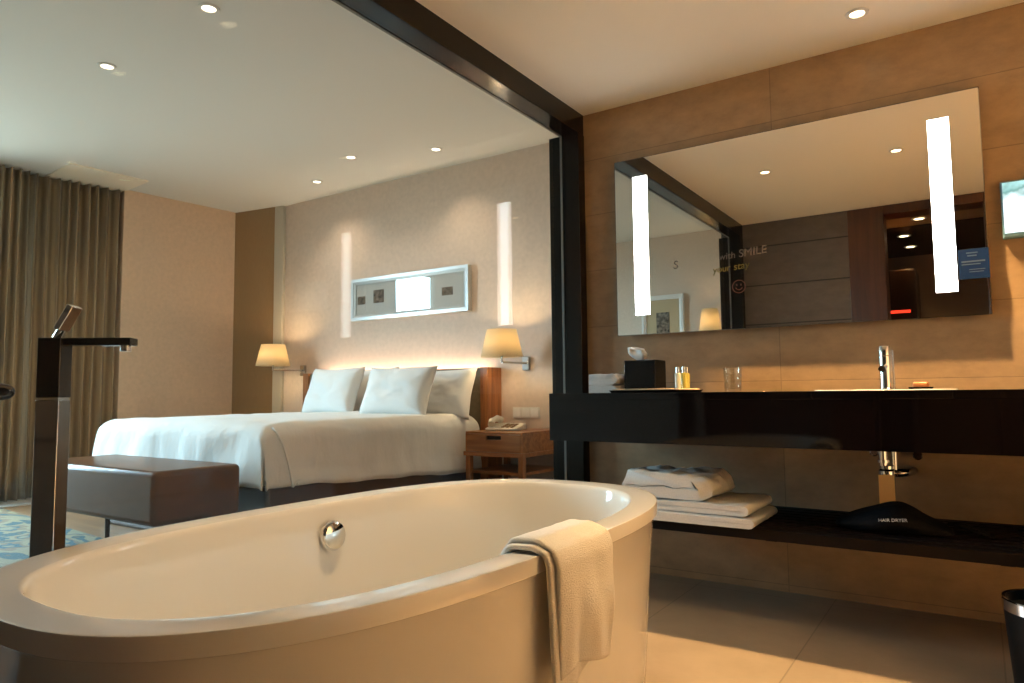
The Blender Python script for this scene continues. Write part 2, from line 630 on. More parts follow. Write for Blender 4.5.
BATHG = 'bathroom ceiling downlights'
downlight(-0.347, 3.138, ZC, 'recessed downlight in warm ceiling above the vanity mirror', M_LAMPGLOW, 0.036, 640, WARM, 66, 0.45, BATHG)
downlight(-1.205, 1.70, ZC, 'recessed downlight above the bathtub, left one reflected in the mirror', M_LAMPGLOW, 0.036, 80, (1.0, 0.72, 0.40), 80, 0.7, BATHG)
downlight(-0.377, 1.666, ZC, 'recessed downlight reflected in the mirror beside the right light strip', M_LAMPGLOW, 0.036, 120, WARM, 44, 0.8, BATHG)
downlight(1.30, 2.55, ZC, 'unseen downlight near the right end of vanity, added for ceiling bounce', M_LAMPGLOW, 0.036, 1900, WARM, 58, 0.5, BATHG)  # added out of view so its bounce brightens the bathroom ceiling
downlight(1.20, 2.15, ZC, 'unseen downlight beside the right wall, added for ceiling bounce', M_LAMPGLOW, 0.036, 2200, WARM, 60, 0.5, BATHG)  # second unseen lamp, added to throw more bounce onto the ceiling
BEDG = 'bedroom ceiling downlights'
for x, y, lb in ((-3.146, 1.974, 'bedroom downlight nearest the camera, at the top edge of the photo'),
                 (-4.207, 1.997, 'bedroom downlight farthest left, in the middle of the pale ceiling'),
                 (-4.222, 3.946, 'bedroom downlight in the middle of the row by the headboard wall'),
                 (-4.971, 4.231, 'bedroom downlight nearest the curtain corner in the headboard wall row'),
                 (-3.529, 4.207, 'bedroom downlight nearest the black partition frame, above right pillow')):
    downlight(x, y, BC, lb, M_BEDGLOW, 0.042, 20, (1, 0.78, 0.54), 120, 0.9, BEDG)
HALLG = 'hall ceiling downlights'
for x, y, hz, lb in ((-0.37, -0.27, 2.44, 'uppermost hall downlight seen through the doorway in the mirror'),
                 (-0.54, -0.95, 2.432, 'middle hall downlight set in the dark hall ceiling, seen in mirror'),
                     (-0.53, -1.58, 2.432, 'lowest hall downlight in the mirror, farthest in the dark ceiling')):
    downlight(x, y, hz, lb, M_LAMPGLOW, 0.05, 25, WARM, 46 if y > -0.5 else 100, 0.7, HALLG)

# ------------------------------------------------------------------ bathtub
TX, TY, TA, TB, TM, TN, TZ = -1.187, 1.306, 0.475, 0.876, 2.6, 2.9, 0.62


def tub_loop(d, z, n=96, da=0.0):
    a, b = TA - d - da, TB - d
    out = []
    for k in range(n):
        t = 2 * math.pi * k / n
        c, s = math.cos(t), math.sin(t)
        out.append(Vector((TX + a * math.copysign(abs(c) ** (2 / TM), c), TY + b * math.copysign(abs(s) ** (2 / TN), s), z)))
    return out


tub = thing('bathtub', (TX, TY, 0), 'freestanding oval white bathtub with a wide flat rim', 'bathtub')
prof = [(0.056, 0.0), (0.050, 0.010), (0.037, 0.20), (0.021, 0.45), (0.011, TZ - 0.036), (0.0105, TZ - 0.0352), (0.0015, TZ - 0.0348), (0.0, TZ - 0.033),
        (0.0, TZ - 0.003), (0.0008, TZ - 0.0008), (0.003, TZ), (0.0045, TZ), (0.068, TZ - 0.002), (0.072, TZ - 0.003), (0.0765, TZ - 0.007), (0.079, TZ - 0.014),
        (0.080, TZ - 0.018), (0.090, TZ - 0.08), (0.105, TZ - 0.20), (0.125, 0.28), (0.150, 0.20), (0.19, 0.155), (0.25, 0.135), (0.33, 0.128), (0.42, 0.125)]
obj('tub_body', loft(bmesh.new(), [tub_loop(d, z) for d, z in prof], True, True, True), M_WHITE, tub, smooth='auto', angle=38)
ov = (TX - TA + 0.0925, 1.400, 0.527)
obj('overflow_cover', lathe(bmesh.new(), [(0.0, 0.026), (0.025, 0.025), (0.037, 0.021), (0.043, 0.012), (0.043, 0.004), (0.037, 0.0), (0, 0.0)], ov, 32,
                            (1, 0, 0.08)), M_CHROME, tub, smooth='auto')['label'] = 'round chrome overflow cover'
obj('drain', lathe(bmesh.new(), [(0, 0.006), (0.03, 0.005), (0.036, 0.0), (0, 0.0)], (TX, TY, 0.126), 24), M_CHROME, tub, smooth='auto')

# towel draped over the rim
XO = TX + TA


def rim_x(y):
    return TX + TA * max(0.0, 1 - abs((y - TY) / TB) ** TN) ** (1 / TM)


def drape(y0, y1, zin, zout, lift, bowy, amp, n_u=22, n_v=44, flare=0.0):
    bm = bmesh.new()
    rows = []
    for i in range(n_u + 1):
        u = i / n_u
        y = y0 + (y1 - y0) * u
        xr = rim_x(y)
        # path across the rim: inside drop, over, outside drop
        path = [(xr - 0.088 - lift, zin), (xr - 0.086 - lift, TZ - 0.01), (xr - 0.074, TZ + 0.006 + lift), (xr - 0.02, TZ + 0.008 + lift),
                (xr + 0.006 + lift * 0.8, TZ + 0.001 + lift * .4), (xr + 0.013 + lift, TZ - 0.02), (xr + 0.010 + lift, TZ - 0.12), (xr + 0.004 + lift, zout(u))]
        pts = [Vector((a, y, b)) for a, b in path]
        # resample by length
        ls = [0]
        for a, b in zip(pts, pts[1:]):
            ls.append(ls[-1] + (b - a).length)
        row = []
        for j in range(n_v + 1):
            s = ls[-1] * j / n_v
            k = max(q for q in range(len(ls)) if ls[q] <= s + 1e-9)
            k = min(k, len(pts) - 2)
            f = (s - ls[k]) / max(1e-9, ls[k + 1] - ls[k])
            p = pts[k].lerp(pts[k + 1], f)
            drop = max(0.0, TZ - p.z) if p.x > xr - 0.01 else 0
            p = p + Vector((amp * noise.noise(Vector((u * 4.0 + 3, p.z * 7, lift * 90))) * min(1, drop * 8) + amp * 0.2, 0, 0))
            p.y += bowy(u) * drop + 0.004 * noise.noise(Vector((u * 6, p.z * 9, 7)))
            p.z += 0.002 * noise.noise(Vector((u * 9, j * .3, 2)))
            row.append(p)
        rows.append(row)
    rr = [[bm.verts.new(p) for p in r] for r in rows]
    for a, b in zip(rr, rr[1:]):
        for j in range(n_v):
            bm.faces.new((a[j], a[j + 1], b[j + 1], b[j]))
    return bm


tw = drape(1.165, 1.405, 0.60, lambda u: 0.375 + 0.012 * math.sin(u * 5), 0.014, lambda u: 0.10 * (1 - u) + 0.02, 0.012)
b2 = drape(1.150, 1.36, 0.605, lambda u: 0.325 + 0.06 * u, 0.003, lambda u: 0.10 * (1 - u) + 0.02, 0.008)
me_tmp = bpy.data.meshes.new('tmp')
b2.to_mesh(me_tmp)
b2.free()
tw.from_mesh(me_tmp)
bpy.data.meshes.remove(me_tmp)
tag(obj('bath_towel', tw, M_TERRY, smooth=True, solid=0.011, subsurf=1), 'cream terry towel hung over the bathtub rim', 'towel')

# ------------------------------------------------------------------ floor-standing tub filler
FX, FY = -1.672, 0.706
fa = R(38)
FM = Matrix.Translation((FX, FY, 0)) @ Matrix.Rotation(fa, 4, 'Z')
tf = thing('tub_faucet', (FX, FY, 0), 'tall square dark metal tub filler standing behind the bathtub', 'faucet')
obj('base_plate', B(-0.05, 0.05, -0.05, 0.05, 0, 0.008, mtx=FM), M_DARKCHROME, tf, bevel=0.002)
obj('column', B(-0.024, 0.024, -0.024, 0.024, 0.008, 0.925, mtx=FM), M_DARKCHROME, tf, bevel=0.002)
obj('column_head', B(-0.024, 0.024, -0.024, 0.024, 0.930, 1.059, mtx=FM), M_BLACKCHROME, tf, bevel=0.002)
obj('ring', B(-0.021, 0.021, -0.021, 0.021, 0.925, 0.930, mtx=FM), M_CHROME, tf)
sp_ = obj('spout', B(0.024, 0.166, -0.019, 0.019, 1.042, 1.059, mtx=FM), M_BLACKCHROME, tf, bevel=0.002)
obj('aerator', lathe(bmesh.new(), [(0, -0.012), (0.011, -0.012), (0.011, 0), (0, 0)], FM @ Vector((0.148, 0, 1.042)), 20), M_STEEL, sp_)
lm = FM @ Matrix.Translation((0.002, 0, 1.061)) @ Matrix.Rotation(R(28), 4, 'Y')
lv = obj('lever', B(-0.007, 0.007, -0.021, 0.021, 0.018, 0.078, mtx=lm), M_CHROME, tf, bevel=0.002)
obj('lever_stem', tube(bmesh.new(), [lm @ Vector((0, 0, -0.002)), lm @ Vector((0, 0, 0.02))], 0.008, 12), M_CHROME, tf, smooth='auto')

# handle bar on the glass at the left edge
hb = thing('grab_bar', (-1.878, 0.44, 0.925), 'black rounded bar handle on the glass at left edge of photo', 'handle')
obj('bar', tube(bmesh.new(), [(-1.80, 0.30, .944), (-1.80, 0.655, .944), (-1.80, 0.668, .944), (-1.80, 0.677, .944), (-1.80, 0.681, .944)],
                [0.019, 0.019, 0.017, 0.011, 0.003], 20), M_BLACKCHROME, hb, smooth='auto')
for y in (0.36, 0.58):
    obj('standoff', tube(bmesh.new(), [(-1.878, y, .895), (-1.84, y, .895), (-1.805, y, .908)], 0.010, 14), M_BLACKCHROME, hb, smooth='auto')

# ------------------------------------------------------------------ vanity
CT, CB_, CY = 0.926, 0.710, 2.80
YB = YV - 0.003
BXa, BXb, BYa, BYb = -0.525, -0.075, 2.90, 3.17
vn = thing('vanity_counter', (0, 3.1, 0), 'long glossy black wall-hung vanity counter with deep apron', 'counter')
bm = bmesh.new()
bx(bm, -1.668, BXa, CY, YB, CT - 0.03, CT)
bx(bm, BXb, XR, CY, YB, CT - 0.03, CT)
bx(bm, BXa, BXb, CY, BYa, CT - 0.03, CT)
bx(bm, BXa, BXb, BYb, YB, CT - 0.03, CT)
obj('countertop', bm, M_BLACKGLOSS, vn, bevel=0.001, seg=1)
obj('apron', B(-1.668, XR, CY, CY + 0.03, CB_, CT - 0.03), M_BLACKGLOSS, vn, bevel=0.001, seg=1)
obj('end_panel', B(-1.668, -1.638, CY + 0.03, YB, CB_, CT - 0.03), M_BLACKGLOSS, vn)
obj('underside', B(-1.638, XR, CY + 0.03, YB, CB_, CB_ + 0.015), M_BLACKGLOSS, vn)


def rrect(x0, x1, y0, y1, r, z, n=6):
    out = []
    for cx, cy, a0 in ((x1 - r, y1 - r, 0), (x0 + r, y1 - r, 90), (x0 + r, y0 + r, 180), (x1 - r, y0 + r, 270)):
        for k in range(n + 1):
            a = R(a0 + 90 * k / n)
            out.append(Vector((cx + r * math.cos(a), cy + r * math.sin(a), z)))
    return out


bm = loft(bmesh.new(), [rrect(BXa - .012, BXb + .012, BYa - .012, BYb + .012, .04, CT + .0005), rrect(BXa - .010, BXb + .010, BYa - .01, BYb + .01, .04, CT + .004),
                        rrect(BXa + .004, BXb - .004, BYa + .004, BYb - .004, .034, CT + .004), rrect(BXa + .006, BXb - .006, BYa + .006, BYb - .006, .034, CT),
                        rrect(BXa + .02, BXb - .02, BYa + .02, BYb - .02, .04, CT - .10), rrect(BXa + .06, BXb - .06, BYa + .05, BYb - .05, .04, CT - .135),
                        rrect(BXa + .2, BXb - .2, BYa + .11, BYb - .11, .02, CT - .14)], True, False, True)
tag(obj('washbasin', bm, mat('basin_ceramic', (0.80, 0.78, 0.74), 0.12), smooth='auto', origin=(-.325, 3.03, CT)), 'rectangular basin with thin raised rim set in the black counter', 'basin')

fc = thing('basin_faucet', (-0.318, 3.235, CT), 'chrome cylindrical basin faucet standing behind the basin', 'faucet')
obj('faucet_body', lathe(bmesh.new(), [(0, 0.0), (0.026, 0.0), (0.026, 0.006), (0.0215, 0.010), (0.0215, 0.140), (0, 0.140)], (-0.318, 3.235, CT), 28), M_CHROME, fc, smooth='auto')
obj('faucet_cap', lathe(bmesh.new(), [(0, 0.143), (0.0215, 0.143), (0.0215, 0.178), (0.019, 0.182), (0, 0.182)], (-0.318, 3.235, CT), 28), M_CHROME, fc, smooth='auto')
obj('spout', tube(bmesh.new(), [(-0.318, 3.22, CT + .098), (-0.318, 3.12, CT + .085)], 0.013, 18), M_CHROME, fc, smooth='auto')
obj('lift_rod', tube(bmesh.new(), [(-0.290, 3.262, CT), (-0.290, 3.262, CT + .165)], 0.004, 10), M_CHROME, fc, smooth='auto')

sd = thing('soap_dish', (-0.194, 3.25, CT), 'small dark soap dish behind the basin', 'soap dish')
obj('dish', loft(bmesh.new(), [rrect(-.232, -.156, 3.215, 3.285, .01, CT), rrect(-.238, -.150, 3.21, 3.29, .012, CT + .012), rrect(-.230, -.158, 3.217, 3.283, .01, CT + .012),
                               rrect(-.226, -.162, 3.222, 3.278, .01, CT + .006)], True, True, True), M_BLACKGLOSS, sd)
tag(obj('soap_bar', loft(bmesh.new(), [rrect(-.220, -.168, 3.228, 3.272, .008, CT + .007), rrect(-.224, -.164, 3.224, 3.276, .012, CT + .018), rrect(-.220, -.168, 3.228, 3.272, .01, CT + .032)],
                         True, True, True), mat('amber_soap', (0.55, 0.20, 0.06), 0.5), smooth='auto', bevel=0.003), 'amber brown soap bar on the dark dish', 'soap')

# glass tumbler
tag(obj('glass_tumbler', lathe(bmesh.new(), [(0, 0.0), (0.034, 0.0), (0.036, 0.003), (0.0415, 0.108), (0.0385, 0.108), (0.034, 0.014), (0, 0.012)], (-0.932, 3.2, CT), 32),
        M_TUMBLER, smooth='auto'), 'clear empty glass tumbler on the black counter', 'glass')

# tray with tissue box, bottles
tr = thing('tray', (-1.30, 3.18, CT), 'low dark tray with pale woven liner on the counter', 'tray')
obj('tray_base', loft(bmesh.new(), [rrect(-1.47, -1.118, 3.04, 3.32, .012, CT), rrect(-1.478, -1.108, 3.032, 3.328, .014, CT + .012), rrect(-1.468, -1.118, 3.042, 3.318, .012, CT + .012),
                                    rrect(-1.466, -1.120, 3.044, 3.316, .012, CT + .005)], True, True, True), M_BLACKGLOSS, tr)
obj('liner', loft(bmesh.new(), [rrect(-1.464, -1.122, 3.046, 3.314, .01, CT + .0055), rrect(-1.464, -1.122, 3.046, 3.314, .01, CT + .016), rrect(-1.452, -1.134, 3.058, 3.302, .01, CT + .018)], True, True, True),
    mat('woven_liner', (0.62, 0.46, 0.28), 0.8, bump=0.5, bscale=200), tr)['label'] = 'pale woven liner'
tz = CT + .0185
tb = thing('tissue_box', (-1.363, 3.24, tz), 'black gloss cube tissue box on the tray', 'tissue box')
obj('box_body', B(-1.452, -1.288, 3.16, 3.30, tz, tz + 0.140), mat('black_lacquer', (0.005, 0.004, 0.004), 0.15, 0, 0.2), tb, bevel=0.005)
bm = bmesh.new()
loops = []
for j in range(9):
    v = j / 8
    wv = 0.010 + 0.040 * math.sin(min(1, v * 1.25) * 2.2)
    loops.append([Vector((-1.395 - 0.020 * v + wv * math.cos(a) + .006 * noise.noise(Vector((a, v * 3, 1))), 3.23 + wv * 0.4 * math.sin(a) + .01 * math.sin(3 * a) * v,
                          tz + 0.139 + 0.062 * v + 0.010 * math.cos(a - 2.4) * v)) for a in [2 * math.pi * k / 20 for k in range(20)]])
loft(bm, loops, True, False, True)
obj('tissue', bm, M_PILLOW, tb, smooth=True)['label'] = 'white tissue sticking out'
M_LIQ = [mat('olive_liquid_bottle', (0.36, 0.30, 0.06), 0.15), mat('clear_lotion_bottle', (0.62, 0.60, 0.50), 0.15)]
for (x, y, k, lb) in ((-1.135, 3.13, 0, 'small yellow-green toiletry bottle at right front of the tray'),
                      (-1.148, 3.20, 0, 'small yellow-green toiletry bottle behind the front bottle on tray'),
                      (-1.176, 3.16, 1, 'small pale lotion bottle left of the yellow-green ones')):
    t = thing('toiletry_bottle', (x, y, tz), lb, 'bottle', 'toiletry bottles on the tray')
    obj('bottle_body', lathe(bmesh.new(), [(0, 0), (0.013, 0), (0.0145, 0.002), (0.0145, 0.066), (0.012, 0.071), (0.007, 0.073), (0, 0.073)], (x, y, tz), 24), M_LIQ[k], t, smooth='auto')
    obj('cap', lathe(bmesh.new(), [(0, 0.073), (0.0095, 0.073), (0.0095, 0.098), (0.008, 0.1), (0, 0.1)], (x, y, tz), 20), M_CHROME, t, smooth='auto')


# folded towel: one long cloth folded back and forth
def folded(x0, x1, y0, y1, z0, layers, th, axis='Y', seed=1, amp=0.006, skew=0.0, roll=0.0):
    """layers run along `axis` and turn over at its ends; returned as one closed mesh"""
    path = []
    L0, L1 = (y0, y1) if axis == 'Y' else (x0, x1)
    r = th * 0.5
    z = z0 + r
    for k in range(layers):
        a, b = (L0 + r, L1 - r) if k % 2 == 0 else (L1 - r, L0 + r)
        sh = skew * k
        n = 14
        for i in range(n + 1):
            path.append((a + (b - a) * i / n + sh, z))
        if k < layers - 1:
            s = 1 if k % 2 == 0 else -1
            for q in range(1, 6):
                ang = -math.pi / 2 + math.pi * q / 6
                path.append((b + s * r * 1.15 * math.cos(ang) + sh, z + r + r * math.sin(ang)))
        z += th
    W0, W1 = (x0, x1) if axis == 'Y' else (y0, y1)
    bm = bmesh.new()
    nw = 26
    half = th * 0.47
    loops = []
    npts = len(path)
    norms = []
    for i in range(npts):
        a, b = path[max(i - 1, 0)], path[min(i + 1, npts - 1)]
        d = Vector((b[0] - a[0], b[1] - a[1]))
        d = d.normalized() if d.length > 0 else Vector((1, 0))
        norms.append(Vector((-d.y, d.x)))
    prof_ = [(p[0] + n_.x * half, p[1] + n_.y * half) for p, n_ in zip(path, norms)] + [(p[0] - n_.x * half, p[1] - n_.y * half) for p, n_ in reversed(list(zip(path, norms)))]
    ztop = z0 + th * layers
    for i in range(nw + 1):
        u = i / nw
        wv = W0 + (W1 - W0) * u
        e = min(u, 1 - u) * nw
        lp = []
        for q, (l, zz) in enumerate(prof_):
            nz = noise.noise(Vector((u * 5 + seed * 7.3, l * 16, zz * 11)))
            nz2 = noise.noise(Vector((u * 13 + seed * 3.1, l * 30, zz * 21)))
            hgt = (zz - z0) / max(1e-6, ztop - z0)
            pz = zz + (amp * nz + amp * .5 * nz2) * hgt - (0.10 * th * (1 if e < 1 else 0)) * hgt
            pl = l + amp * 0.8 * nz2 + amp * .6 * nz
            pw = wv + amp * 1.3 * nz2 * (1 if e < 1 else 0.3)
            lp.append(Vector((pw, pl, pz)) if axis == 'Y' else Vector((pl, pw, pz)))
        loops.append(lp)
    loft(bm, loops, True, True, True)
    return bm


CG = 'hand towels on the counter'
tag(obj('hand_towel', folded(-1.625, -1.478, 3.10, 3.24, CT, 2, 0.019, 'X', 1, 0.003), M_TOWEL, smooth='auto', angle=70), 'lower folded white hand towel on the counter end by the post', 'towel', CG)
tag(obj('hand_towel', folded(-1.632, -1.482, 3.11, 3.24, CT + 0.039, 2, 0.027, 'X', 3, 0.006), M_TOWEL, smooth='auto', angle=70), 'upper folded white hand towel, topmost of the counter pile', 'towel', CG)

# ------------------------------------------------------------------ mirror
MX0, MX1, MZ0, MZ1, MYf = -1.590, 0.056, 1.231, 2.172, 3.40
M_MIRROR = mat('mirror_silver', (0.90, 0.88, 0.83), 0.0, 1.0)
mr = thing('wall_mirror', ((MX0 + MX1) / 2, YV, MZ0), 'large rectangular wall mirror with two lit vertical strips', 'mirror')
mp_ = obj('mirror_panel', B(MX0, MX1, MYf, MYf + 0.008, MZ0, MZ1), M_MIRROR, mr)
obj('mirror_edge', loft(bmesh.new(), [[Vector((x, MYf + 0.001, z)) for x, z in ((MX0 - .003, MZ0 - .003), (MX1 + .003, MZ0 - .003), (MX1 + .003, MZ1 + .003), (MX0 - .003, MZ1 + .003))],
                                      [Vector((x, MYf + 0.010, z)) for x, z in ((MX0 - .003, MZ0 - .003), (MX1 + .003, MZ0 - .003), (MX1 + .003, MZ1 + .003), (MX0 - .003, MZ1 + .003))]], True, False, True),
    M_STEEL, mr)
obj('back_box', B(MX0 + .06, MX1 - .06, MYf + 0.010, YV, MZ0 + .06, MZ1 - .06), M_BLACKMETAL, mr)
for x0, x1 in ((-1.486, -1.407), (-0.130, -0.052)):
    obj('light_strip', B(x0, x1, MYf - 0.003, MYf - 0.0002, 1.332, 2.072), M_STRIP, mr)['label'] = 'lit white vertical strip'

M_INKW = mat('white_marker', (0.13, 0.10, 0.08), 0.6)
M_INKY = mat('yellow_marker', (0.16, 0.125, 0.012), 0.6)
M_INKR = mat('red_marker', (0.11, 0.025, 0.015), 0.6)
ty = MYf - 0.0012
wr = thing('marker_writing', (-1.04, MYf, 1.42), 'handwritten marker greeting on the mirror with small red face', 'writing')
text('white_line', 'S', 0.060, (-1.275, ty, 1.556), M_INKW, wr, (R(90), R(-1), 0), 0.0003, 0.1)
text('white_line', 'with', 0.046, (-1.038, ty, 1.574), M_INKW, wr, (R(90), R(-3), 0), 0.0003, 0.1)
text('white_line', 'SMILE', 0.054, (-0.942, ty, 1.578), M_INKW, wr, (R(90), R(-3), 0), 0.0003, 0.1)
text('yellow_line', 'your', 0.046, (-1.070, ty, 1.512), M_INKY, wr, (R(90), R(-4), 0), 0.0003, 0.15)
text('yellow_line', 'stay', 0.048, (-0.968, ty, 1.518), M_INKY, wr, (R(90), R(-4), 0), 0.0003, 0.15)
bm = bmesh.new()
fcx, fcz = -0.945, 1.435
tube(bm, [(fcx + .031 * math.cos(R(a)), ty, fcz + .031 * math.sin(R(a))) for a in range(0, 361, 15)], 0.0016, 6)
tube(bm, [(fcx + .016 * math.cos(R(a)), ty, fcz + .016 * math.sin(R(a))) for a in range(200, 345, 12)], 0.0016, 6)
for s in (-1, 1):
    tube(bm, [(fcx + s * .010, ty, fcz + .004), (fcx + s * .010, ty, fcz + .013)], 0.0018, 6)
obj('red_face', bm, M_INKR, wr)

sg = thing('mirror_sign', (0.006, MYf, 1.376), 'small blue printed sign stuck on the right mirror edge', 'sign')
obj('sign_panel', B(-0.046, 0.060, MYf - 0.004, MYf - 0.0004, 1.378, 1.502), mat('sign_blue', (0.007, 0.017, 0.055), 0.95, 0, 0.0), sg)
bm = bmesh.new()
for x0, x1, z0, z1 in ((-.018, .022, 1.483, 1.488), (-.014, .018, 1.471, 1.476), (-.036, .046, 1.447, 1.453), (-.036, .030, 1.436, 1.440), (-.01, .045, 1.415, 1.418), (-.01, .04, 1.405, 1.408)):
    bx(bm, x0, x1, MYf - 0.0048, MYf - 0.004, z0, z1)
obj('print_lines', bm, mat('sign_print', (0.04, 0.06, 0.11), 0.95, 0, 0.0), sg)

# television / lit panel on the wall at the right
tv = thing('wall_screen', (0.29, YV, 1.53), 'bright screen in pale frame on the wall right of mirror', 'screen')
obj('housing', loft(bmesh.new(), [[Vector((x, y, z)) for x, z in ((.110 + i, 1.532 + i), (.48 - i, 1.532 + i), (.48 - i, 1.765 - i), (.110 + i, 1.765 - i))] for y, i in ((YV, .0), (YV - .022, .0), (YV - .028, .006))], True, True, True),
    mat('screen_housing', (0.16, 0.28, 0.32), 0.25), tv)
mt, t_, b_ = nodes('screen_picture')
tc_ = t_.nodes.new('ShaderNodeTexCoord')
sp2 = t_.nodes.new('ShaderNodeSeparateXYZ')
nz_ = t_.nodes.new('ShaderNodeTexNoise')
nz_.inputs['Scale'].default_value = 22
ad_ = t_.nodes.new('ShaderNodeMath')
ad_.operation = 'MULTIPLY_ADD'
ad_.inputs[1].default_value = 0.10
rp_ = t_.nodes.new('ShaderNodeValToRGB')
e_ = rp_.color_ramp.elements
e_[0].position, e_[0].color = 0.20, (0.80, 0.95, 0.98, 1)
e_[1].position, e_[1].color = 0.235, (0.12, 0.30, 0.28, 1)
x_ = rp_.color_ramp.elements.new(0.27)
x_.color = (0.35, 0.62, 0.62, 1)
L_ = t_.links
L_.new(tc_.outputs['Object'], sp2.inputs[0])
L_.new(tc_.outputs['Object'], nz_.inputs['Vector'])
L_.new(nz_.outputs['Fac'], ad_.inputs[0])
L_.new(sp2.outputs['Z'], ad_.inputs[2])
L_.new(ad_.outputs[0], rp_.inputs[0])
L_.new(rp_.outputs[0], b_.inputs['Emission Color'])
b_.inputs['Emission Strength'].default_value = 1.5
b_.inputs['Base Color'].default_value = (0.02, 0.02, 0.02, 1)
obj('display', B(.117, .473, YV - .0295, YV - .0282, 1.552, 1.759), mt, tv)['label'] = 'lit display with pale picture'

# ------------------------------------------------------------------ slatted shelf, towels, bag
SZ = 0.390
sh = thing('vanity_shelf', (0, 3.14, 0.35), 'dark slatted wooden shelf under the vanity counter', 'shelf')
ys = [2.87 + 0.068 * i for i in range(9)]
for i, y in enumerate(ys):
    obj('slat', B(-1.60, XR, y - 0.025, y + 0.025, SZ - 0.022, SZ), M_SLAT, sh, bevel=0.002)
obj('front_rail', B(-1.60, XR, 2.825, 2.841, SZ - 0.040, SZ), M_SLAT, sh, bevel=0.002)
for x in (-1.45, -0.7, 0.05, 0.8):
    obj('bracket', B(x - 0.02, x + 0.02, 2.845, YV, SZ - 0.045, SZ - 0.022), M_SLAT, sh)
SG = 'white towels stacked on the slatted shelf'
tag(obj('folded_towel', folded(-1.28, -0.765, 2.805, 3.20, SZ, 2, 0.019, 'X', 5, 0.004), M_TOWEL, smooth='auto', angle=70), 'lowest folded white towel lying directly on the slatted shelf', 'towel', SG)
tag(obj('folded_towel', folded(-1.32, -0.790, 2.83, 3.22, SZ + 0.0415, 2, 0.021, 'X', 6, 0.006), M_TOWEL, smooth='auto', angle=70), 'middle folded white towel with rounded fold at its right end', 'towel', SG)
tag(obj('folded_towel', folded(-1.34, -0.955, 2.85, 3.14, SZ + 0.087, 2, 0.052, 'X', 9, 0.022), M_TOWEL, smooth='auto', angle=70), 'topmost rumpled greyish towel on the shelf stack', 'towel', SG)

# black drawstring bag
bag = thing('drawstring_bag', (-0.30, 3.08, SZ), 'black drawstring hair dryer bag lying on the slatted shelf', 'bag')
bm = bmesh.new()
loops = []
for j in range(15):
    v = j / 14
    x = -0.50 + 0.40 * v
    env = math.sin(math.pi * min(1, max(0.02, v * 0.93 + 0.05))) ** 0.55
    hz = 0.115 * env * (0.75 + 0.45 * math.exp(-((v - 0.58) / 0.22) ** 2)) * (1 - 0.35 * v)
    wy = 0.125 * env
    lp = []
    for k in range(24):
        a = 2 * math.pi * k / 24
        zz = max(0.0, 0.42 + 0.58 * math.sin(a)) if math.sin(a) > -0.72 else 0.0
        n_ = 0.012 * noise.noise(Vector((v * 5, math.cos(a) * 2, math.sin(a) * 2)))
        lp.append(Vector((x + n_, 3.06 + wy * math.cos(a) + n_, SZ + 0.002 + hz * zz + n_ * zz)))
    loops.append(lp)
loft(bm, loops, True, True, True)
obj('bag_body', bm, M_BLACKCLOTH, bag, smooth=True, subsurf=1)
bm = bmesh.new()
tube(bm, [(-0.12, 3.05, SZ + .045), (-0.08, 3.05, SZ + .040), (-0.03, 3.06, SZ + .022), (0.02, 3.07, SZ + .008)], 0.007, 10)
tube(bm, [(-0.12, 3.07, SZ + .045), (-0.07, 3.09, SZ + .038), (-0.02, 3.12, SZ + .020), (0.00, 3.14, SZ + .008)], 0.005, 10)
obj('cord', bm, M_BLACKCLOTH, bag, smooth=True)
text('lettering', 'HAIR DRYER', 0.017, (-0.335, 2.928, SZ + .052), mat('bag_print', (0.55, 0.55, 0.55), 0.6), bag, (R(55), R(-4), R(4)), 0.0006)

# trap, valves and hanging tag under the basin
tp = thing('basin_trap', (-0.335, 3.27, 0.45), 'chrome bottle trap and pipes under the black counter', 'pipe')
bm = bmesh.new()
tube(bm, [(-0.345, 3.27, CB_ + .0), (-0.345, 3.27, 0.615)], 0.017, 18)
tube(bm, [(-0.345, 3.27, 0.640), (-0.345, 3.27, 0.628)], 0.024, 18)
obj('tailpiece', bm, M_CHROME, tp, smooth='auto')
obj('overflow_pipe', tube(bmesh.new(), [(-0.305, 3.285, CB_), (-0.305, 3.285, 0.60)], 0.010, 14), M_CHROME, tp, smooth='auto')
obj('trap_cup', lathe(bmesh.new(), [(0, 0), (0.026, 0), (0.032, 0.008), (0.032, 0.10), (0.026, 0.108), (0.026, 0.120), (0.017, 0.122), (0, 0.122)], (-0.335, 3.275, 0.495), 24), M_CHROME, tp, smooth='auto')
obj('waste_pipe', tube(bmesh.new(), [(-0.305, 3.285, 0.585), (-0.265, 3.33, 0.585), (-0.25, 3.38, 0.585), (-0.25, YV, 0.585)], 0.016, 16), M_DARKCHROME, tp, smooth=True)
VG = 'chrome stop valves on the wall'
for x, z, lb in ((-0.385, 0.665, 'small chrome stop valve left of the trap pipe'), (-0.225, 0.655, 'small dark chrome stop valve right of the trap pipe')):
    t = thing('stop_valve', (x, 3.41, z), lb, 'valve', VG)
    obj('valve_body', tube(bmesh.new(), [(x, YV, z), (x, 3.36, z)], 0.012, 16), M_CHROME if x < -.3 else M_DARKCHROME, t, smooth='auto')
    obj('valve_knob', lathe(bmesh.new(), [(0, 0), (0.016, 0), (0.018, 0.005), (0.018, 0.022), (0.014, 0.026), (0, 0.026)], (x, 3.36, z), 16, (0, -1, 0)), M_CHROME if x < -.3 else M_DARKCHROME, t, smooth='auto')
tg = thing('hanging_tag', (-0.332, 3.225, 0.45), 'orange card tag hanging from the trap above black bag', 'tag')
tm = Matrix.Translation((-0.332, 3.228, 0)) @ Matrix.Rotation(R(4), 4, 'Z')
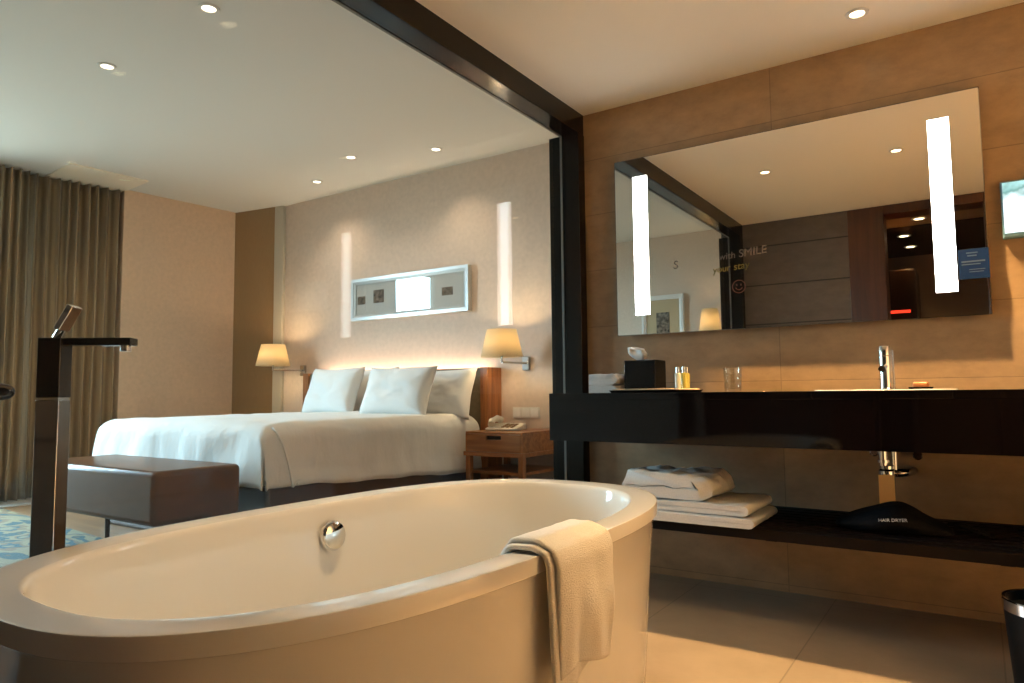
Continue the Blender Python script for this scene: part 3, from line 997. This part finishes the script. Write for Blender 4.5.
bm = loft(bmesh.new(), [[tm @ Vector((x, y, z)) for x, z in ((-.029, .462), (.029, .474), (.029, .582), (-.029, .582))] for y in (0, .0015)], True, True, True)
obj('tag_card', bm, mat('orange_card', (1.0, 0.60, 0.22), 0.6), tg)
bm = loft(bmesh.new(), [[tm @ Vector((x, y + .001, z)) for x, z in ((-.028, .425), (.029, .425), (.029, .474), (-.028, .462))] for y in (0, .0015)], True, True, True)
obj('tag_sleeve', bm, M_BLACKCLOTH, tg)['label'] = 'black lower sleeve'
obj('tag_string', tube(bmesh.new(), [(-0.332, 3.2285, .581), (-0.338, 3.238, .60), (-0.340, 3.250, .618)], 0.0015, 6), M_BLACKCLOTH, tg)

# waste bin
bn = thing('waste_bin', (0.158, 2.70, 0), 'black round waste bin with chrome rim on the stone floor', 'bin')
obj('bin_body', lathe(bmesh.new(), [(0, 0.004), (0.108, 0.0), (0.112, 0.006), (0.130, 0.255), (0.124, 0.255), (0.106, 0.012), (0, 0.012)], (0.158, 2.70, 0), 48), M_BLACKLEATHER, bn, smooth='auto')
obj('chrome_rim', lathe(bmesh.new(), [(0.1305, 0.250), (0.133, 0.252), (0.135, 0.284), (0.132, 0.288), (0.125, 0.286), (0.1245, 0.250)], (0.158, 2.70, 0), 48), M_CHROME, bn, smooth='auto')

# ------------------------------------------------------------------ bed
bed = thing('bed', (-4.12, 3.5, FB), 'wide double bed with white duvet on a dark base', 'bed')
obj('bed_base', B(-5.0, -3.27, 2.46, 4.44, FB, 0.42), M_BASE, bed, bevel=0.02)
obj('mattress', B(-4.97, -3.30, 2.48, 4.43, 0.42, 0.70), M_LINEN, bed, bevel=0.05, seg=4)


def duvet():
    X0, X1, Y0, Y1, top, r = -5.03, -3.215, 2.40, 4.34, 0.772, 0.10

    def ax(s, a, b, ends):
        # s in sheet length; returns position, drop
        L = b - a
        q = r * math.pi / 2
        if s < 0:
            t = -s
            if t < q:
                an = t / r
                return a + r - r * math.sin(an), r - r * math.cos(an)
            return a, r + (t - q)
        if s > L - 2 * r:
            t = s - (L - 2 * r)
            if t < q:
                an = t / r
                return b - r + r * math.sin(an), r - r * math.cos(an)
            return b, r + (t - q)
        return a + r + s, 0.0
    drop = 0.335
    q = r * math.pi / 2
    nx, ny = 96, 84
    LX, LY = X1 - X0 - 2 * r, Y1 - Y0 - 2 * r
    sxs = [-(q + drop - r) + (LX + 2 * (q + drop - r)) * i / nx for i in range(nx + 1)]
    sys_ = [-(q + drop - r) + (LY + q + drop - r + q * 0.8) * j / ny for j in range(ny + 1)]
    bm = bmesh.new()
    grid = {}
    for i, s in enumerate(sxs):
        x, dx = ax(s, X0, X1, None)
        for j, t in enumerate(sys_):
            y, dy = ax(t, Y0, Y1, None)
            if dx > r + 1e-6 and dy > r + 1e-6 and t < 0:
                if min(dx, dy) > r + 0.02:
                    continue
            d = max(dx, dy) if min(dx, dy) < 1e-6 else (dx ** 2.2 + dy ** 2.2) ** (1 / 2.2)
            d = min(d, drop + 0.03)
            u = (x - X0) / (X1 - X0)
            v = (y - Y0) / (Y1 - Y0)
            z = top - d
            # puffiness of the top, sag toward the edges; hem lies lower toward the head
            if dx == 0 and dy == 0:
                z += 0.022 * math.sin(math.pi * u) ** 0.5 * min(1, 0.4 + 1.2 * math.sin(math.pi * min(1, v + .1)) ** .5) - 0.01
            side = max(0.0, dx - r) / (drop - r)
            if dx > r:
                z -= side * 0.10 * v
            wr_ = noise.noise(Vector((x * 2.2, y * 2.6, 1.3))) * 0.012 + noise.noise(Vector((x * 6, y * 7, z * 5))) * 0.007
            fold = math.sin(y * 15 + 2.5 * noise.noise(Vector((y * 2, z * 3, 4)))) * 0.006 + noise.noise(Vector((y * 7, z * 4, 5))) * 0.012
            foldx = math.sin(x * 11 + 3 * noise.noise(Vector((x * 2, z * 2, 9)))) * 0.006 + noise.noise(Vector((x * 6, z * 5, 15))) * 0.012
            p = Vector((x, y, z + wr_))
            if dx > r * .5:
                sgn = 1 if s > 0 else -1
                p.x += sgn * (fold * 1.3 * (0.4 + side) + 0.015 * side + (0.008 if side > 0.74 else 0.0))
            if dy > r * .5 and t < 0:
                p.y -= foldx + 0.02 * max(0.0, dy - r) / (drop - r)
            grid[i, j] = bm.verts.new(p)
    for i in range(nx):
        for j in range(ny):
            ks = [(i, j), (i + 1, j), (i + 1, j + 1), (i, j + 1)]
            if all(k in grid for k in ks):
                bm.faces.new([grid[k] for k in ks])
    return bm


dv = obj('duvet', duvet(), M_LINEN, bed, smooth=True, solid=0.018)
bm = bmesh.new()
tube(bm, [(-3.242, 2.47, 0.752), (-3.202, 2.475, 0.72), (-3.176, 2.49, 0.66), (-3.170, 2.52, 0.56), (-3.168, 2.545, 0.455), (-3.166, 2.55, 0.425)], 0.006, 8)
tube(bm, [(-3.166, 2.55, 0.425), (-3.160, 2.565, 0.445), (-3.162, 2.585, 0.455), (-3.166, 2.58, 0.43)], 0.006, 8)
obj('seam_cord', bm, M_PILLOW, dv, smooth=True)
hbm = bmesh.new()
bx(hbm, -5.36, -3.19, 4.48, 4.545, FB, 1.135)
bx(hbm, -5.36, -5.30, 4.545, YH, FB, 1.135)
bx(hbm, -3.25, -3.19, 4.545, YH, FB, 1.135)
bx(hbm, -5.30, -3.25, 4.545, YH, FB, 1.05)
bx(hbm, -3.26, -3.19, 4.42, 4.48, FB, 1.135)
bx(hbm, -5.36, -5.29, 4.42, 4.48, FB, 1.135)
hd = obj('headboard', hbm, M_WALNUTZ, bed)
obj('headboard_pad', B(-5.285, -3.265, 4.435, 4.479, 0.50, 1.128), M_OLIVE, bed, bevel=0.012, seg=3)['label'] = 'olive upholstered headboard pad'
obj('strip_light', B(-5.25, -3.30, 4.550, 4.580, 1.052, 1.060), M_LED, bed)


def pillow_bm(W, Hh, T, n=30, seed=0):
    bm = bmesh.new()
    g = {}
    for side in (1, -1):
        for i in range(n + 1):
            for j in range(n + 1):
                u, v = 2 * i / n - 1, 2 * j / n - 1
                if side == -1 and (i in (0, n) or j in (0, n)):
                    g[side, i, j] = g[1, i, j]
                    continue
                pin = 0.095
                x = u * W / 2 * (1 - pin * (1 - v * v))
                z = v * Hh / 2 * (1 - pin * (1 - u * u))
                t = T / 2 * ((1 - u ** 4) * (1 - v ** 4)) ** 0.5
                t += 0.016 * noise.noise(Vector((u * 2 + seed, v * 2, side))) * (1 - max(abs(u), abs(v)) ** 4)
                t += 0.006 * noise.noise(Vector((u * 6 + seed, v * 6, side * 3))) * (1 - max(abs(u), abs(v)) ** 6)
                g[side, i, j] = bm.verts.new((x, -side * t, z))
        for i in range(n):
            for j in range(n):
                ks = [g[side, i, j], g[side, i + 1, j], g[side, i + 1, j + 1], g[side, i, j + 1]]
                bm.faces.new(ks if side == 1 else ks[::-1])
    return bm


PG = 'white pillows propped on the bed'
for (x, y, z, W, Hh, T, tilt, yawz, lb) in (
        (-4.455, 3.98, 0.960, 0.64, 0.42, 0.17, 20, -3, 'front left white pillow standing on the bed'),
        (-3.655, 3.90, 0.950, 0.65, 0.41, 0.17, 22, 4, 'front right white pillow standing in front of cream one'),
        (-3.49, 4.20, 0.930, 0.64, 0.41, 0.17, 17, 2, 'rear right cream-lit pillow against the headboard'),
        (-4.30, 4.22, 0.955, 0.64, 0.42, 0.16, 15, 0, 'rear pillow showing in the gap between the two front pillows')):
    o = obj('pillow', pillow_bm(W, Hh, T, seed=x * 3), M_PILLOW, smooth=True, origin=(0, 0, 0))
    o.location = (x, y, z)
    o.rotation_euler = (R(-tilt), 0, R(yawz))
    tag(o, lb, 'pillow', PG)

# bench at the foot of the bed
bench = thing('bed_bench', (-3.9, 2.08, FB), 'brown leather bench at the foot of the bed', 'bench')
obj('bench_seat', B(-4.55, -3.270, 1.825, 2.300, 0.31, 0.572), M_LEATHER, bench, bevel=0.028, seg=4)
for x in (-4.46, -3.36):
    for y in (1.92, 2.21):
        obj('leg', tube(bmesh.new(), [(x, y, FB + (0.0105 if y < 2 else 0.0)), (x, y, 0.312)], [0.013, 0.018], 12), M_CASING, bench, smooth='auto')

# ------------------------------------------------------------------ nightstand and phone
ns = thing('nightstand', (-2.87, 4.33, FB), 'walnut nightstand with one drawer beside the bed', 'nightstand')
NX0, NX1, NY0, NY1 = -3.13, -2.635, 4.06, 4.595
obj('top', B(NX0, NX1, NY0, NY1, 0.640, 0.655), M_WALNUT, ns, bevel=0.002)
obj('case_side', B(NX1 - .018, NX1, NY0, NY1, 0.512, 0.640), M_WALNUT, ns)
obj('case_side', B(NX0, NX0 + .018, NY0, NY1, 0.512, 0.640), M_WALNUT, ns)
obj('rail', B(NX0 - .01, NX1 + .01, NY0 - .015, NY1, 0.482, 0.512), M_WALNUT, ns, bevel=0.002)
bm = bmesh.new()
bx(bm, NX0 + .018, -2.945, NY0 - .004, NY0 + .016, .514, .638)
bx(bm, -2.815, NX1 - .018, NY0 - .004, NY0 + .016, .514, .638)
bx(bm, -2.945, -2.815, NY0 - .004, NY0 + .016, .514, .600)
bx(bm, -2.945, -2.815, NY0 - .004, NY0 + .016, .628, .638)
dr = obj('drawer', bm, M_WALNUT, ns)
obj('finger_pull', B(-2.945, -2.815, NY0 + .012, NY0 + .02, .600, .628), M_BLACKMETAL, dr)['label'] = 'dark recessed finger pull'
for x in (NX0 + .02, NX1 - .02):
    for y in (NY0 + .02, NY1 - .03):
        obj('leg', B(x - .019, x + .019, y - .019, y + .019, FB, 0.482), M_WALNUTZ, ns)
obj('low_shelf', B(NX0 + .01, NX1 - .01, NY0 + .02, NY1, 0.355, 0.375), M_WALNUT, ns)

M_PHONE = mat('cream_plastic', (0.78, 0.70, 0.56), 0.35)
ph = thing('telephone', (-2.95, 4.3, 0.656), 'cream desk telephone on the walnut nightstand', 'telephone')
P0 = Matrix.Translation((-2.945, 4.30, 0.656)) @ Matrix.Rotation(R(12), 4, 'Z')
bm = loft(bmesh.new(), [[P0 @ Vector(p) for p in ((-.12, -.10, 0), (.13, -.10, 0), (.13, .10, 0), (-.12, .10, 0))], [P0 @ Vector(p) for p in ((-.12, -.10, .018), (.13, -.10, .018), (.13, .10, .05), (-.12, .10, .05))]], True, True, True)
obj('phone_base', bm, M_PHONE, ph, bevel=0.006)
pts = [(-.075, -.085, .045), (-.085, -.05, .068), (-.085, 0, .078), (-.085, .05, .085), (-.075, .095, .072)]
bm = tube(bmesh.new(), [P0 @ Vector(p) for p in pts], [0.026, 0.024, 0.019, 0.024, 0.026], 16)
obj('handset', bm, M_PHONE, ph, smooth='auto')
bm = bmesh.new()
for i in range(3):
    for j in range(4):
        bx(bm, 0.0 + i * .035, .022 + i * .035, -.075 + j * .035, -.055 + j * .035, .022 + j * .0055, .030 + j * .0055, mtx=P0)
obj('keypad', bm, mat('brown_keys', (0.35, 0.20, 0.09), 0.5), ph)

# wall sconces
mt, t_, b_ = nodes('lamp_shade_cloth')
b_.inputs['Base Color'].default_value = (0.92, 0.80, 0.60, 1)
b_.inputs['Roughness'].default_value = 0.9
tl = t_.nodes.new('ShaderNodeBsdfTranslucent')
tl.inputs[0].default_value = (0.97, 0.85, 0.62, 1)
mx_ = t_.nodes.new('ShaderNodeMixShader')
mx_.inputs[0].default_value = 0.65
t_.links.new(b_.outputs[0], mx_.inputs[1])
t_.links.new(tl.outputs[0], mx_.inputs[2])
t_.links.new(mx_.outputs[0], t_.nodes['Material Output'].inputs[0])
M_SHADE = mt


def sconce(x, y, z0, xm, ym, label, group, rt_=0.110, rb=0.158, h=0.205, power=5, dirn=1):
    t = thing('wall_lamp', (xm, ym, z0 - .05), label, 'wall lamp', group)
    sh_ = lathe(bmesh.new(), [(rb, 0), (rt_, h)], (x, y, z0), 40)
    obj('lamp_shade', sh_, M_SHADE, t, smooth=True, solid=0.003)
    obj('bulb', lathe(bmesh.new(), [(0, 0.0), (0.012, 0.0), (0.014, 0.03), (0.028, 0.06), (0.030, 0.08), (0.022, 0.102), (0, 0.112)], (x, y, z0 + .02), 20), emit('bulb_glow' + str(x), (1, 0.76, 0.42), 90), t, smooth=True)
    bm = bmesh.new()
    tube(bm, [(x, y, z0 + .022), (x, y, z0 - .042)], 0.008, 12)
    tube(bm, [(x, y, z0 - .04), (xm, ym - dirn * 0.03, z0 - .04)], 0.008, 12)
    obj('arm', bm, M_STEEL, t, smooth='auto')
    y0_, y1_ = sorted((ym, ym - dirn * .03))
    obj('mount_plate', B(xm - .03, xm + .03, y0_, y1_, z0 - .095, z0 + .01), M_STEEL, t, bevel=0.003)
    l = bpy.data.lights.new('lamp_bulb', 'POINT')
    l.energy = power
    l.color = (1, 0.72, 0.40)
    l.shadow_soft_size = 0.02
    o = bpy.data.objects.new('lamp_bulb', l)
    o.parent = t
    o.location = Vector((x, y, z0 + .165)) - Vector(t.location)
    C.objects.link(o)
    o.visible_camera = True
    return t


LG = 'bedside wall lamps'
sconce(-2.968, 4.30, 1.202, -2.940, YH, 'lit wall lamp with cream shade above the nightstand and telephone', LG)
sconce(-5.655, 4.30, 1.214, -5.570, YH, 'lit wall lamp with cream shade left of the pillows by bronze panel', LG)

# switch plate
swp = thing('switch_plate', (-2.953, YH, 0.733), 'white three-gang switch plate on the wall above the telephone', 'switch')
obj('plate', B(-3.078, -2.830, YH - .008, YH, 0.731, 0.819), M_WHITETRIM, swp, bevel=0.002)
for i in range(3):
    x = -3.068 + i * .080
    obj('rocker', B(x, x + .068, YH - .013, YH - .008, 0.741, 0.809), mat('white_rocker', (0.8, 0.78, 0.74), 0.3), swp, bevel=0.002)

# picture above the bed
pc = thing('framed_picture', (-4.17, YH, 1.615), 'long silver framed picture with small photos above the bed', 'picture')
PX0, PX1, PZ0, PZ1, PY = -4.862, -3.480, 1.615, 2.003, 4.555


def frame_bm(x0, x1, z0, z1, wd, y0, y1):
    bm = bmesh.new()
    o_ = [(x0, z0), (x1, z0), (x1, z1), (x0, z1)]
    i_ = [(x0 + wd, z0 + wd), (x1 - wd, z0 + wd), (x1 - wd, z1 - wd), (x0 + wd, z1 - wd)]
    mI = [(x0 + wd * .55, z0 + wd * .55), (x1 - wd * .55, z0 + wd * .55), (x1 - wd * .55, z1 - wd * .55), (x0 + wd * .55, z1 - wd * .55)]
    V = lambda l, y: [Vector((a, y, b)) for a, b in l]
    d = 0.006 if y0 < y1 else -0.006
    loft(bm, [V(o_, y1), V(o_, y0), V(mI, y0), V(mI, y0 + d), V(i_, y0 + d * 2), V(i_, y1)], True)
    return bm


obj('frame', frame_bm(PX0, PX1, PZ0, PZ1, .052, PY, YH), M_SILVERFRAME, pc)
obj('mat_board', B(PX0 + .045, PX1 - .045, PY + .020, PY + .026, PZ0 + .045, PZ1 - .045), mat('mat_board', (0.60, 0.61, 0.57), 0.8), pc)
obj('cover_glass', B(PX0 + .05, PX1 - .05, PY + .0135, PY + .0150, PZ0 + .05, PZ1 - .05), pane_mat('picture_glass', (1, 1, 1), 0.06, 0.9), pc)
M_PHOTO = mat('sepia_photo', (0.18, 0.15, 0.12), 0.8, 0, 0.2, 0.8, 26)
for x0, x1, z0, z1 in ((-4.79, -4.69, 1.765, 1.84), (-4.585, -4.455, 1.765, 1.885), (-3.775, -3.655, 1.765, 1.835)):
    obj('small_photo', B(x0, x1, PY + .0175, PY + .0198, z0, z1), M_PHOTO, pc)

# bronze mirror panel in the corner
mbp = thing('corner_panel', (-6.2, YH, FB), 'tall bronze tinted panel in the corner behind left wall lamp', 'panel')
pan = [(-6.540, 4.466), (-5.995, 4.560), (-5.998, 4.575), (-6.543, 4.481)]
stp = [(-5.995, 4.552), (-5.882, 4.572), (-5.882, YH - .001), (-5.995, YH - .001)]
M_BRONZE = mat('bronze_sheet', (0.30, 0.185, 0.09), 0.22, 0.0, 0.6, 0.1, 40, (12, 1, 0.4))
obj('bronze_sheet', loft(bmesh.new(), [[Vector((x, y, z)) for x, y in pan] for z in (FB, BC - .002)], True, True, True), M_BRONZE, mbp)
obj('edge_strip', loft(bmesh.new(), [[Vector((x, y, z)) for x, y in stp] for z in (FB, BC - .002)], True, True, True), mat('pale_strip', (0.50, 0.45, 0.36), 0.4), mbp, bevel=0.006)

# ------------------------------------------------------------------ curtains
mt, t_, b_ = nodes('curtain_cloth')
tc_ = t_.nodes.new('ShaderNodeTexCoord')
wv_ = t_.nodes.new('ShaderNodeTexWave')
wv_.bands_direction = 'Y'
wv_.inputs['Scale'].default_value = 9
wv_.inputs['Distortion'].default_value = 0.3
rp_ = t_.nodes.new('ShaderNodeValToRGB')
rp_.color_ramp.elements[0].color = (0.17, 0.115, 0.06, 1)
rp_.color_ramp.elements[1].color = (0.30, 0.215, 0.12, 1)
t_.links.new(tc_.outputs['Object'], wv_.inputs['Vector'])
t_.links.new(wv_.outputs['Fac'], rp_.inputs[0])
t_.links.new(rp_.outputs[0], b_.inputs['Base Color'])
b_.inputs['Roughness'].default_value = 0.7
b_.inputs['Sheen Weight'].default_value = 0.3
M_CURTAIN = mt


def curtain(y0, y1, n0, seed, label, folds):
    bm = bmesh.new()
    nu, nv = folds * 10, 26
    g = []
    for i in range(nu + 1):
        u = i / nu
        col = []
        for j in range(nv + 1):
            v = j / nv
            y = y0 + (y1 - y0) * u
            a = u * folds * 2 * math.pi + 1.6 * noise.noise(Vector((u * 6, v * 0.7, seed))) + seed
            amp = 0.040 + 0.022 * noise.noise(Vector((u * 5, v * .5, seed + 9)))
            n = n0 + amp * math.sin(a) + 0.012 * math.sin(2 * a + 1) + 0.03 * noise.noise(Vector((u * 3, v * 1.2, seed + 3)))
            y += 0.020 * math.cos(a) + 0.02 * noise.noise(Vector((u * 5, v, seed + 5))) * math.sin(math.pi * v)
            p = ww(y, n)
            col.append(bm.verts.new((p.x, p.y, FB + 0.012 + (BC - 0.016 - FB - 0.012) * v)))
        g.append(col)
    for i in range(nu):
        for j in range(nv):
            bm.faces.new((g[i][j], g[i + 1][j], g[i + 1][j + 1], g[i][j + 1]))
    tag(obj('curtain', bm, M_CURTAIN, smooth=True, solid=0.004), label, 'curtain', 'pleated window curtains')


curtain(2.00, 2.56, -0.02, 1.0, 'brown pleated curtain at left edge, nearer the window', 9)
curtain(2.60, 3.32, -0.05, 4.3, 'brown pleated curtain ending at the beige wall', 9)

# rug
mt, t_, b_ = nodes('rug_pattern')
tc_ = t_.nodes.new('ShaderNodeTexCoord')
mp_n = t_.nodes.new('ShaderNodeMapping')
mp_n.inputs['Scale'].default_value = (1.1, 2.2, 1)
nz_ = t_.nodes.new('ShaderNodeTexNoise')
nz_.inputs['Scale'].default_value = 1.2
nz_.inputs['Detail'].default_value = 3
nz_.inputs['Distortion'].default_value = 1.6
rp_ = t_.nodes.new('ShaderNodeValToRGB')
rp_.color_ramp.interpolation = 'CONSTANT'
cols = [(0.0, (0.09, 0.07, 0.04)), (0.36, (0.02, 0.055, 0.06)), (0.42, (0.21, 0.165, 0.085)), (0.50, (0.16, 0.10, 0.05)), (0.55, (0.025, 0.065, 0.075)), (0.60, (0.19, 0.16, 0.09)), (0.68, (0.06, 0.06, 0.04))]
rp_.color_ramp.elements[0].color = (*cols[0][1], 1)
rp_.color_ramp.elements[1].position = cols[1][0]
rp_.color_ramp.elements[1].color = (*cols[1][1], 1)
for p_, c_ in cols[2:]:
    rp_.color_ramp.elements.new(p_).color = (*c_, 1)
t_.links.new(tc_.outputs['Object'], mp_n.inputs[0])
t_.links.new(mp_n.outputs[0], nz_.inputs['Vector'])
t_.links.new(nz_.outputs['Fac'], rp_.inputs[0])
t_.links.new(rp_.outputs[0], b_.inputs['Base Color'])
b_.inputs['Roughness'].default_value = 0.9
rg = B(-2.15, 2.15, -1.05, 1.05, FB, FB + 0.010)
ro_ = obj('rug', rg, mt, origin=(0, 0, FB), bevel=0.004)
ro_.location = (-4.36, 1.12, FB)
ro_.rotation_euler = (0, 0, R(-5))
tag(ro_, 'patterned blue and cream rug on the bedroom floor', 'rug')

# ------------------------------------------------------------------ seen only in the mirror
p2 = thing('framed_picture', (-3.25, -1.5, 1.45), 'white framed picture on the far bedroom wall, seen in mirror', 'picture')
bm = frame_bm(-3.53, -2.98, 1.45, 2.135, .055, -1.455, -1.5)
obj('frame', bm, mat('white_frame', (0.78, 0.77, 0.74), 0.4), p2)
obj('mat_board', B(-3.48, -3.03, -1.485, -1.478, 1.50, 2.085), mat('tan_mat_board', (0.52, 0.40, 0.24), 0.8), p2)
obj('small_photo', B(-3.34, -3.17, -1.477, -1.474, 1.62, 1.92), M_PHOTO, p2)
sconce(-2.60, -1.30, 1.62, -2.60, -1.5, 'lit wall lamp seen in the mirror beside the white framed picture', LG, 0.09, 0.13, 0.28, 3, -1)

# hall furniture behind the camera, seen in the mirror
wd = thing('hall_wardrobe', (-1.0, -1.9, 0), 'dark glossy hall wardrobe seen in the mirror through the doorway', 'wardrobe')
obj('carcass', B(-1.48, -0.50, -2.19, -1.62, 0, 2.20), M_HALLDARK, wd, bevel=0.003)
for x0, x1 in ((-1.47, -0.995), (-0.985, -0.51)):
    d_ = obj('door', B(x0, x1, -1.62, -1.60, 0.05, 2.19), M_HALLDARK, wd, bevel=0.002)
    obj('handle', B(x1 - .05, x1 - .04, -1.60, -1.575, 0.9, 1.3), M_STEEL, d_)
tag(obj('lit_sign', B(-0.88, -0.56, -1.598, -1.594, 1.735, 1.765), emit('red_glow', (1.0, 0.05, 0.02), 1.5)), 'thin red glowing strip on the dark hall wardrobe', 'light')
